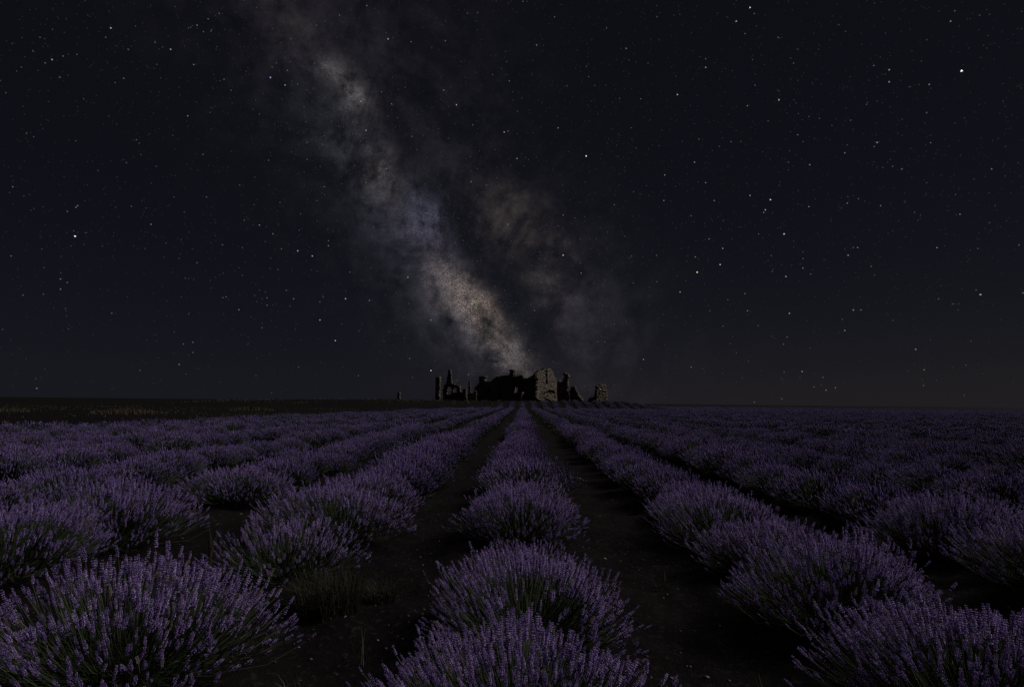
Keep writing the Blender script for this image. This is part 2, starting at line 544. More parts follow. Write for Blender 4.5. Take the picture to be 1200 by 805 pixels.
NEAR = [near_variant(101, 1150, 1300, 90), near_variant(102, 1150, 1300, 90, bare=.40), near_variant(103, 1200, 1300, 90, ez=.375),
        near_variant(104, 480, 700, 70, ex=.46, ey=.62, ez=.34, shell=.6)]
MID = [mid_variant(201 + k, 1, 1050, 1300, True, low=.26, ex=.57, ez=.39) for k in range(4)]
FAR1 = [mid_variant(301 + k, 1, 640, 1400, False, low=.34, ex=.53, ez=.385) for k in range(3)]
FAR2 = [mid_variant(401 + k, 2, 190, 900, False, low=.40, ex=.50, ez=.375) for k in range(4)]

ORD = ['first', 'second', 'third', 'fourth', 'fifth', 'sixth', 'seventh', 'eighth', 'ninth', 'tenth', 'eleventh', 'twelfth', 'thirteenth',
       'fourteenth', 'fifteenth', 'sixteenth', 'seventeenth', 'eighteenth', 'nineteenth', 'twentieth', 'twenty-first', 'twenty-second',
       'twenty-third', 'twenty-fourth', 'twenty-fifth', 'twenty-sixth', 'twenty-seventh', 'twenty-eighth', 'twenty-ninth', 'thirtieth']
ORD += ['thirty-' + w for w in ORD[:9]] + ['fortieth'] + ['forty-' + w for w in ORD[:9]] + ['fiftieth']


def row_phrase(k):
    if k == 0: return 'the centre row'
    return 'the %s row %s of centre' % (ORD[abs(k) - 1], 'left' if k < 0 else 'right')


def field_end(x):
    """how far back the lavender runs at this x"""
    if x < 0:
        return float(np.interp(x, [-15.6, -15.2, -12.6, -10.5, -8, -3, 0], [0, 30, 46, 66, 86, 99, 102]))
    return float(np.interp(x, [0, 18, 30, 60], [102, 104, 165, 195]))


def in_view(x, y, z, m):
    """clear of the frame's sides by less than m metres"""
    p = CAM_INV @ Vector((x, y, z))
    if p.z > -.6: return False
    hx = -p.z * 18 / 20.01 + m; lo = -p.z * 12.06 / 20.01 + m
    return abs(p.x) < hx and p.y > -lo


# bushes one can tell apart in the foreground: row, distance, size, variant, label
FRONT = {
    0: [(2.20, .86, 0, 'lavender bush cut by the bottom edge at the middle, dense violet spikes'),
        (3.12, 1.00, 1, 'lavender bush with bare green patch in its crown, second in the centre row'),
        (4.15, .74, 3, 'small lavender bush showing only its tips, third in the centre row'),
        (5.60, 1.02, 2, 'rounded lavender bush behind a dark gap, fourth in the centre row')],
    1: [(2.42, 1.00, 2, 'blue-violet lavender bush in the bottom right corner'),
        (3.55, .98, 0, 'lavender bush above the bottom right corner bush, stems fanning left'),
        (4.45, .90, 2, 'smaller lavender bush, third from the front in the first row right of centre'),
        (5.40, 1.10, 1, 'broad lavender bush, fourth from the front in the first row right of centre')],
    -1: [(2.62, 1.00, 2, 'largest lavender bush, in the bottom left corner, spikes fanning right'),
         (4.30, 1.00, 3, 'thin sparse lavender bush with few flowers, behind the bottom left bush'),
         (5.45, 1.06, 1, 'lavender bush with dark green patch on its right side, left of centre')],
    2: [(4.15, 1.05, 0, 'lavender bush cut by the right edge in the second row right of centre'),
        (5.20, 1.10, 2, 'lavender bush just behind the right-edge bush, second row right of centre')],
    -2: [(4.05, 1.05, 0, 'lavender bush cut by the left edge in the second row left of centre'),
         (5.05, 1.12, 2, 'wide lavender bush at the dark soil gap, second row left of centre'),
         (7.20, 1.05, 0, 'lavender bush just behind the soil gap, second row left of centre')],
}


def build_lavender():
    rnd = random.Random(5)
    cand = []
    for k in range(-40, 90):
        front = FRONT.get(k, [])
        for (y, s, v, lab) in front:
            cand.append([k, k * ROW + SHIFT.get(k, 0) + rnd.uniform(-.04, .04), y, s, v, lab])
        y = front[-1][0] + 1.05 if front else max(1.2, abs(k) * ROW * .7)
        x0 = k * ROW + SHIFT.get(k, 0)
        while y < 200:
            gap = rnd.random() < (.06 if k < 0 else .03)
            x = x0 + rnd.uniform(-.10, .10); s = rnd.uniform(.90, 1.10) * (1.0 + .09 * math.sin(y * .35 + k * 2.1))
            if y < field_end(x) and not gap:
                if in_view(x, y, .3, 4.5):
                    cand.append([k, x, y, s, -1, None])
            y += rnd.uniform(.90, 1.12)
    for c in cand:
        c.append(math.hypot(c[1], c[2])); c.append(in_view(c[1], c[2], .3, .55))
    seen = sorted([c for c in cand if c[7]], key=lambda c: c[6])
    single = seen[:300]; sid = set(map(id, single))
    rest = [c for c in cand if id(c) not in sid]
    nth = {}
    src1 = []; src2 = []
    for c in sorted(single, key=lambda c: c[2]):
        k, x, y, s, v, lab, dist, _ = c
        nth[k] = nth.get(k, 0) + 1
        if lab is None:
            lab = 'lavender bush, %s from the front in %s' % (ORD[nth[k] - 1], row_phrase(k))
        loc = (x, y, tz(x, y) - .03); rz = rnd.choice((0, math.pi)) + rnd.uniform(-.4, .4)
        szz = s * rnd.uniform(.90, 1.10)
        if v >= 0 or dist < 14:
            if v >= 0:
                var = NEAR[v]; rz = {0: .4, 1: 2.9 if k == -1 else .1, 2: 2.2, 3: 1.0}[v] + k * .7 + y * .3 if v != 1 else (.1 if k != -1 else 1.1)
            elif dist < 7.2: var = NEAR[rnd.choice((0, 2))]
            else: var = rnd.choice(MID)
            o = link('lavender_bush', None, None, loc, rz); o.empty_display_size = .2
            for nm in ('foliage', 'stems', 'spikes'):
                q = link({'spikes': 'flower_spikes'}.get(nm, nm), var[nm], o); q['kind'] = 'stuff'
            for (M, ti) in var['singles']:
                q = link('flower_spike', SPIKE_ME[ti], o); q.matrix_local = M
        else:
            if dist < 22: me = rnd.choice(FAR1)
            else: me = rnd.choice(FAR2)
            o = link('lavender_bush', me, None, loc, rz)
            (src1 if dist < 22 else src2).append(o)
        o.scale = (s, s, szz)
        tag(o, lab, 'lavender', 'lavender bushes planted in rows')
    # the rest of the field: the same bushes, instanced on points
    P = np.array([(c[1], c[2], tz(c[1], c[2]) - .03) for c in rest])
    me = bpy.data.meshes.new('lavender_field'); me.vertices.add(len(P)); me.vertices.foreach_set('co', P.ravel().astype(np.float32))
    pick = []
    s1 = {o.data.name: o for o in src1}; s2 = {o.data.name: o for o in src2}
    srcs = list(s1.values())[:2] + list(s2.values())[:4]; n1 = min(2, len(s1)); n2 = len(srcs) - n1
    for c in rest: pick.append(rnd.randrange(n1) if c[6] < 20 else n1 + rnd.randrange(n2))
    for nm, ty, val in (('pick', 'INT', pick), ('size', 'FLOAT', [c[3] for c in rest]), ('spin', 'FLOAT', [rnd.choice((0, math.pi)) + rnd.uniform(-.4, .4) for c in rest])):
        me.attributes.new(nm, ty, 'POINT').data.foreach_set('value', val)
    fo = link('lavender_field', me)
    tag(fo, 'far lavender rows merging into low dark purple hedges', 'lavender', kind='stuff')
    ng = bpy.data.node_groups.new('lavender_field', 'GeometryNodeTree')
    ng.interface.new_socket('Geometry', in_out='INPUT', socket_type='NodeSocketGeometry')
    ng.interface.new_socket('Geometry', in_out='OUTPUT', socket_type='NodeSocketGeometry')
    N = ng.nodes; Lk = ng.links
    gi = N.new('NodeGroupInput'); go = N.new('NodeGroupOutput')
    jn = N.new('GeometryNodeJoinGeometry')
    for o in reversed(srcs):
        oi = N.new('GeometryNodeObjectInfo'); oi.transform_space = 'ORIGINAL'; oi.inputs['Object'].default_value = o
        oi.inputs['As Instance'].default_value = True
        Lk.new(oi.outputs['Geometry'], jn.inputs[0])
    ip = N.new('GeometryNodeInstanceOnPoints'); ip.inputs['Pick Instance'].default_value = True

    def named(nm, ty):
        a = N.new('GeometryNodeInputNamedAttribute'); a.data_type = ty; a.inputs['Name'].default_value = nm; return a.outputs['Attribute']
    Lk.new(gi.outputs[0], ip.inputs['Points']); Lk.new(jn.outputs[0], ip.inputs['Instance'])
    Lk.new(named('pick', 'INT'), ip.inputs['Instance Index'])
    cx = N.new('ShaderNodeCombineXYZ'); Lk.new(named('spin', 'FLOAT'), cx.inputs[2]); Lk.new(cx.outputs[0], ip.inputs['Rotation'])
    Lk.new(named('size', 'FLOAT'), ip.inputs['Scale'])
    Lk.new(ip.outputs[0], go.inputs[0])
    md = fo.modifiers.new('field', 'NODES'); md.node_group = ng
    print('bushes', len(single), 'field', len(rest), 'src', len(srcs), 'far single', max(c[6] for c in single))


build_lavender()

# ------------------------------------------------------------------ the ruined farmstead on its low rise
def inside(poly, x, y):
    c = False; j = len(poly) - 1
    for i in range(len(poly)):
        xi, yi = poly[i]; xj, yj = poly[j]
        if (yi > y) != (yj > y) and x < (xj - xi) * (y - yi) / (yj - yi) + xi: c = not c
        j = i
    return c


BOXF = [[0, 2, 3, 1], [4, 5, 7, 6], [0, 1, 5, 4], [2, 6, 7, 3], [0, 4, 6, 2], [1, 3, 7, 5]]


def box(A, x0, x1, y0, y1, z0, z1, t, rn=None, j=0.0):
    V = np.array([[x, y, z] for z in (z0, z1) for y in (y0, y1) for x in (x0, x1)], float)
    if j: V += rn.uniform(-j, j, V.shape)
    A.add(V, BOXF, t)


def masonry(A, poly, thick, rn, holes=(), recess=(), ch=.25, sw=(.24, .62)):
    """rubble courses filling an outline given as (along, height); wall runs along local x, faces local -y"""
    s0 = min(p[0] for p in poly); s1 = max(p[0] for p in poly); z0 = min(p[1] for p in poly); z1 = max(p[1] for p in poly)
    z = z0
    while z < z1:
        h = ch * rn.uniform(.75, 1.3); x = s0 - rn.uniform(0, .3)
        while x < s1:
            w = rn.uniform(*sw); xc = x + w / 2; zc = z + h / 2
            ok = inside(poly, xc, zc) and not any(inside(q, xc, zc) for q in holes)
            if not ok and w > .3:                       # a half stone still fits the ragged edge
                for f in (.25, .75):
                    xq = x + w * f
                    if inside(poly, xq, zc) and not any(inside(q, xq, zc) for q in holes):
                        xc = xq; box(A, xq - w * .22, xq + w * .22, rn.uniform(-.04, .04), thick + rn.uniform(-.05, .05), z, z + h, rn.uniform(0, 1), rn, .02)
            if ok:
                d0 = .42 if any(inside(q, xc, zc) for q in recess) else rn.uniform(-.04, .03)
                box(A, x + .012, x + w - .012, d0, thick + rn.uniform(-.05, .07), z + .010, z + h - .010, rn.uniform(0, 1), rn, .018)
                box(A, x - .01, x + w + .01, max(.07, d0 + .04), thick - .08, z - .01, z + h + .01, .05)
            x += w
        z += h


def wall_mesh(name, poly, thick, seed, **kw):
    A = Acc(); masonry(A, poly, thick, np.random.default_rng(seed), **kw); return A.mesh(name, M_STONE)


def ang(d): return math.atan2(d[1], d[0])


def rect(a, b, c, d): return [(a, c), (b, c), (b, d), (a, d)]


def build_ruin():
    a = rad(36); cx, cy = 2.78, 118.0
    d1 = (-math.cos(a), math.sin(a)); d2 = (math.sin(a), math.cos(a))
    house = link('ruined_farmhouse', None, None, (cx, cy, 0.0))
    tag(house, 'roofless stone farmhouse ruin with tall pale gable, largest of the ruins', 'ruin', 'stone ruins on the rise')

    def part(nm, me, loc, rz, stuff=True):
        o = link(nm, me, house, loc, rz)
        if stuff: o['kind'] = 'stuff'
        return o
    # front wall: local x runs from the far left end to the corner, so outlines use L - s
    L = 16.72
    fr = [(16.72, .6), (16.76, 4.42), (16.02, 4.99), (15.53, 5.37), (14.54, 5.83), (12.1, 5.7), (11.14, 6.25), (10.44, 6.79), (8.55, 6.94), (5.56, 6.83),
          (4.43, 6.68), (4.43, 6.95), (3.53, 6.88), (3.31, 6.12), (2.2, 6.28), (1.12, 6.79), (0.04, 7.21), (0.0, .6)]
    flip = lambda P: [(L - s, z) for s, z in P]
    p0 = (d1[0] * L, d1[1] * L, 0)
    part('front_wall', wall_mesh('front_wall', flip(fr), .75, 1, holes=[flip(rect(4.75, 5.75, 3.0, 4.5)), flip(rect(3.1, 4.1, 1.9, 3.3))],
         recess=[flip(rect(8.6, 9.8, 1.5, 3.6)), flip(rect(12.3, 13.2, 3.0, 4.2))]), p0, ang((-d1[0], -d1[1])))
    g = [(0.03, .6), (0.0, 7.12), (0.87, 7.7), (2.46, 7.95), (3.43, 8.36), (5.41, 8.47), (6.42, 7.78), (7.1, 6.89), (7.79, 6.17), (7.81, .6)]
    part('gable_wall', wall_mesh('gable_wall', g, .75, 2, recess=[[(3.4, 8.8), (4.3, 8.8), (4.25, 5.1), (3.65, 5.1)],
         [(2.2, 2.2), (3.1, 3.3), (4.7, 3.75), (7.8, 3.8), (7.8, 3.1), (4.75, 2.95), (3.5, 2.1)]]), (0, 0, 0), ang(d2))
    # back and far-left walls, lower and broken
    bx, by = d2[0] * 7.0, d2[1] * 7.0
    bk = [(0, .6), (0, 3.8), (1.2, 3.2), (2.6, 2.6), (4.4, 2.2), (7.0, 2.5), (9.2, 3.4), (11.2, 4.2), (13.0, 3.9), (15.2, 3.2), (16.4, .6)]
    part('back_wall', wall_mesh('back_wall', flip(bk), .7, 3), (bx + d1[0] * L, by + d1[1] * L, 0), ang((-d1[0], -d1[1])))
    le = [(0, .6), (0, 4.2), (2.0, 4.6), (4.2, 4.0), (5.6, 3.0), (6.9, 2.6), (7.0, .6)]
    part('end_wall', wall_mesh('end_wall', le, .7, 4), (d1[0] * (L - .75), d1[1] * (L - .75), 0), ang(d2))
    # two chimney stacks standing on the front wall
    for (s0, s1, zt, zb, sd) in ((14.1, 15.5, 6.92, 5.3, 5), (5.95, 6.94, 8.10, 6.5, 6)):
        A = Acc(); rn = np.random.default_rng(sd)
        masonry(A, rect(0, s1 - s0, zb, zt), .9, rn, ch=.22, sw=(.22, .45))
        masonry(A, rect(-.08, s1 - s0 + .08, zt - .28, zt - .02), 1.0, rn, ch=.2, sw=(.25, .45))
        part('chimney', A.mesh('chimney', M_STONE), (d1[0] * s1 + .05, d1[1] * s1 - .05, 0), ang((-d1[0], -d1[1])))
    # fallen stone heaped at the foot of the gable
    rn = np.random.default_rng(9); A = Acc()
    for _ in range(260):
        t = rn.uniform(0, 7.8); o = abs(rn.normal(0, .9)); px = d2[0] * t + d2[1] * o; py = d2[1] * t - d2[0] * o
        z = 1.25 + max(0, .9 - o * .6) * rn.uniform(.2, 1.1); s = rn.uniform(.12, .32)
        box(A, px - s, px + s, py - s * .8, py + s * .8, z - s * .6, z + s * .6, rn.uniform(.2, 1), rn, s * .35)
    part('fallen_stones', A.mesh('fallen_stones', M_STONE), (0, 0, 0), 0)

    def ruin(nm, label, me, loc, rz=0.0):
        o = link(nm, me, None, loc, rz); tag(o, label, 'ruin', 'stone ruins on the rise'); return o
    ruin('stone_post', 'short lone stone post far left of the ruins', wall_mesh('stone_post', [(0, .6), (0, 2.55), (.1, 2.9), (.40, 2.9), (.46, 2.4), (.5, .6)], .4, 20, sw=(.18, .3), ch=.2), (-24.6, 112.0, 0), -a)
    ruin('stone_pillar', 'square stone pillar at the left end of the ruins', wall_mesh('stone_pillar', [(0.02, .6), (0, 6.1), (.1, 6.42), (1.0, 6.40), (1.02, 5.6), (.9, .6)], .55, 21, sw=(.25, .5)), (-18.6, 121.7, 0), -a)
    sp = [(0.0, .5), (0.04, 4.01), (0.4, 4.73), (0.80, 5.09), (1.15, 6.4), (1.40, 7.95), (1.95, 7.92), (2.15, 6.4), (2.36, 4.98), (3.58, 4.79), (4.07, 4.52), (4.55, 4.51), (4.64, 3.63), (5.3, 2.92),
          (5.75, 3.98), (6.35, 3.97), (6.5, 2.9), (6.6, .5)]
    ruin('ruined_wall', 'broken wall with tall spire-like stump and arched openings', wall_mesh('ruined_wall', sp, .36, 22, holes=[[(1.0, 2.7), (2.4, 2.7), (2.4, 4.1), (1.8, 4.5), (1.0, 4.1)], rect(2.9, 3.9, 3.1, 4.1)], sw=(.16, .34), ch=.2), (-16.86, 121.0, 0), -a)
    tn = [(-.04, .5), (-.04, 2.8), (.40, 2.98), (.36, 5.69), (.70, 5.73), (.92, 3.16), (1.64, 2.98), (2.1, 3.52), (2.5, 3.7), (2.6, .5)]
    ruin('ruined_wall', 'low rubble wall with one thin upright pinnacle', wall_mesh('ruined_wall', tn, .26, 23, sw=(.12, .26), ch=.18), (-11.82, 121.4, 0), -a)
    tw = [(-.14, .6), (-.15, 5.87), (0.49, 5.69), (1.30, 5.7), (1.46, 6.78), (1.28, 7.14), (1.34, 7.40), (2.50, 7.35), (2.48, 6.79), (2.20, 6.25), (2.28, 4.27), (2.38, .6)]
    ruin('ruined_tower', 'dark narrow tower stump with wider head, right of the gable', wall_mesh('ruined_tower', tw, .7, 24, holes=[rect(.2, .5, 3.2, 4.6)], sw=(.22, .42)), (7.45, 120.7, 0), -a)
    wd = [(-0.05, .6), (0.0, 4.06), (0.18, 4.6), (0.80, 4.7), (1.41, 3.54), (2.02, 2.66), (2.63, 2.13), (2.83, .6)]
    ruin('ruined_wall', 'wedge-shaped wall fragment sloping down to the right beside the tower stump', wall_mesh('ruined_wall', wd, .6, 25, sw=(.22, .42)), (10.0, 120.0, 0), -a)
    # the isolated stub turns its lit face to the right
    st = [(0, .5), (0.10, 3.0), (.30, 4.1), (.42, 4.75), (.9, 4.6), (1.3, 5.0), (1.9, 4.8), (2.3, 4.95), (2.5, 4.3), (2.6, 3.0), (2.75, .5)]
    ruin('ruined_wall', 'square isolated wall stub at the right end of the ruins', wall_mesh('ruined_wall', st, .8, 26, sw=(.22, .42)), (14.85, 115.6, 0), rad(24))
    lo = [(0, .5), (.2, 1.9), (.6, 2.25), (1.3, 2.5), (1.6, 2.7), (1.7, .5)]
    ruin('ruined_wall', 'low crumbled wall remnant touching the isolated right stub', wall_mesh('ruined_wall', lo, .6, 27, sw=(.2, .4)), (13.1, 115.9, 0))


build_ruin()

# ------------------------------------------------------------------ dry grass, weeds, pebbles
def blades(A, P, H, r, lean=.35, w=.006, seg=2):
    """bent tapering grass blades rooted at P"""
    n = len(P); ph = r.uniform(0, 6.28, n); k = r.uniform(.05, 1, n) * lean
    out = np.stack([np.cos(ph), np.sin(ph), np.zeros(n)], -1)
    sd = np.stack([-np.sin(ph), np.cos(ph), np.zeros(n)], -1) * (w * .5)
    up = np.array([0, 0, 1.]); H = H[:, None]; kk = k[:, None]
    m1 = P + up * H * .55 + out * H * kk * .35; e = P + up * H * (1 - .35 * kk) + out * H * kk
    V = np.stack([P - sd, P + sd, m1 + sd * .8, m1 - sd * .8, e], 1).reshape(-1, 3)
    F = np.array([[0, 1, 2], [0, 2, 3], [3, 2, 4]])
    FF = (F[None] + (np.arange(n) * 5)[:, None, None]).reshape(-1, 3)
    A.add(V, FF, np.repeat(r.uniform(0, 1, n), 5))


def build_plants():
    r = np.random.default_rng(77)
    # grass over the rise, thickest along the foot of the ruins
    x = r.uniform(-60, 24, 26000); y = r.uniform(98, 126, 26000)
    keep = (vnoise(x / 5.5, y / 3.5, 31) + .6 * vnoise(x / 1.7, y / 1.7, 32) + .5 > .50) & (y > np.array([field_end(q) + 1.0 for q in x])) & (r.random(len(x)) < np.where(x < -22, .5, 1.0))
    x, y = x[keep], y[keep]
    A = Acc(); blades(A, np.stack([x, y, terrain(x, y) - .02], -1), r.uniform(.12, .62, len(x)) ** 1.3, r, .6, .04)
    tag(link('dry_grass', A.mesh('dry_grass', M_DRY)), 'pale dry grass along the foot of the ruins', 'grass', kind='stuff')
    # low stubble over the open ground left of the field
    x = r.uniform(-95, -8, 30000); y = r.uniform(14, 100, 30000)
    fe = np.array([field_end(q) for q in x])
    keep = (y > fe + .8) & (vnoise(x / 5, y / 3, 41) + .5 > .58)
    x, y = x[keep], y[keep]
    A = Acc(); blades(A, np.stack([x, y, terrain(x, y) - .02], -1), r.uniform(.05, .22, len(x)), r, .8, .03)
    tag(link('stubble', A.mesh('stubble', M_DRY)), 'sparse dry stubble on the open ground left of the field', 'grass', kind='stuff')
    for (cx, cy, rx, ry, n, lab) in ((-33.5, 48.0, 3.0, 1.6, 2600, 'widest pale dry grass patch, on the dark ground at the left'),
                                     (-31.0, 65.0, 2.4, 1.6, 1800, 'pale dry grass patch between the wide left patch and the ruins'),
                                     (-45.5, 50.0, 1.8, 1.0, 900, 'dry grass patch at the left edge of the ground')):
        ph = r.uniform(0, 6.28, n); q = np.sqrt(r.uniform(0, 1, n)) * (1 + .5 * vnoise(np.cos(ph) * 3 + cx, np.sin(ph) * 3, 51))
        x = cx + np.cos(ph) * q * rx; y = cy + np.sin(ph) * q * ry
        A = Acc(); blades(A, np.stack([x, y, terrain(x, y) - .02], -1), r.uniform(.2, .62, n) * (1.15 - .6 * q), r, .6, .03)
        tag(link('grass_patch', A.mesh('grass_patch', M_DRY)), lab, 'grass', 'dry grass patches', kind='stuff')

    def tuft(nm, cx, cy, rr, h, n, mat, w, lab, lean=.5, cat='grass'):
        ph = r.uniform(0, 6.28, n); q = np.sqrt(r.uniform(0, 1, n)) * rr
        P = np.stack([np.cos(ph) * q, np.sin(ph) * q, np.zeros(n) - .02], -1)
        A = Acc(); blades(A, P, r.uniform(.45, 1, n) * h, r, lean, w)
        tag(link(nm, A.mesh(nm, mat), None, (cx, cy, tz(cx, cy))), lab, cat, 'weeds between the rows')
    tuft('weed_clump', -1.22, 3.72, .20, .30, 1500, M_WEED, .0028, 'soft olive weed clump at the foot of the thin lavender bush', 1.1, 'weed')
    tuft('weed_clump', -.95, 4.00, .09, .22, 260, M_WEED, .004, 'small olive weed sprig right of the soft weed clump', 1.0, 'weed')
    tuft('grass_tuft', -2.52, 4.75, .06, .42, 22, M_DRY, .0035, 'tall thin dry grass stalks between bottom left bush and thin bush', .4)
    tuft('grass_tuft', -3.55, 3.95, .08, .32, 30, M_DRY, .0035, 'dry grass stalks at the left edge beside the bottom left bush', .9)
    tuft('grass_tuft', -2.75, 6.05, .07, .34, 20, M_DRY, .0035, 'thin dry stalks standing on the soil left of the thin bush', .4)
    tuft('grass_tuft', 1.12, 2.75, .05, .20, 14, M_DRY, .003, 'few short dry stalks on soil by the bottom right bushes', .7)
    tuft('grass_tuft', -.80, 3.05, .04, .22, 10, M_DRY, .003, 'single sprig of dry grass left of the centre row', .4)
    for (x, y, h_, lab) in ((-1.05, 2.75, .16, 'small dry sprig on the soil right of the bottom left bush'), (1.02, 4.3, .15, 'small dry sprig on the soil right of the centre row'),
                            (-3.5, 6.2, .26, 'dry stalks in the soil gap of the second row left of centre'), (2.8, 4.6, .2, 'dry stalks between the first and second rows right of centre')):
        tuft('grass_tuft', x, y, .06, h_, 26, M_DRY, .003, lab, .8)
    # small stones in the soil
    A = Acc()
    for _ in range(1500):
        y = 1.7 + 9 * r.random() ** 1.6; x = r.uniform(-.9, .9) * (y + 1.0); s = r.uniform(.004, .013) * (1 + (r.random() < .05) * 1.4)
        z = tz(x, y); a = np.arange(5) * 1.2566 + r.uniform(0, 1)
        ring = np.stack([x + np.cos(a) * s * r.uniform(.7, 1.3, 5), y + np.sin(a) * s * r.uniform(.7, 1.2, 5), np.full(5, z + s * .1)], -1)
        V = np.concatenate([[[x, y, z - s * .6]], ring, [[x + s * .2, y, z + s * .6]]])
        F = [[0, 1 + (q + 1) % 5, 1 + q] for q in range(5)] + [[6, 1 + q, 1 + (q + 1) % 5] for q in range(5)]
        A.add(V, F, r.uniform(0, 1))
    tag(link('pebbles', A.mesh('pebbles', M_PEBBLE)), 'small stones scattered on the soil between rows', 'stones', kind='stuff')


build_plants()

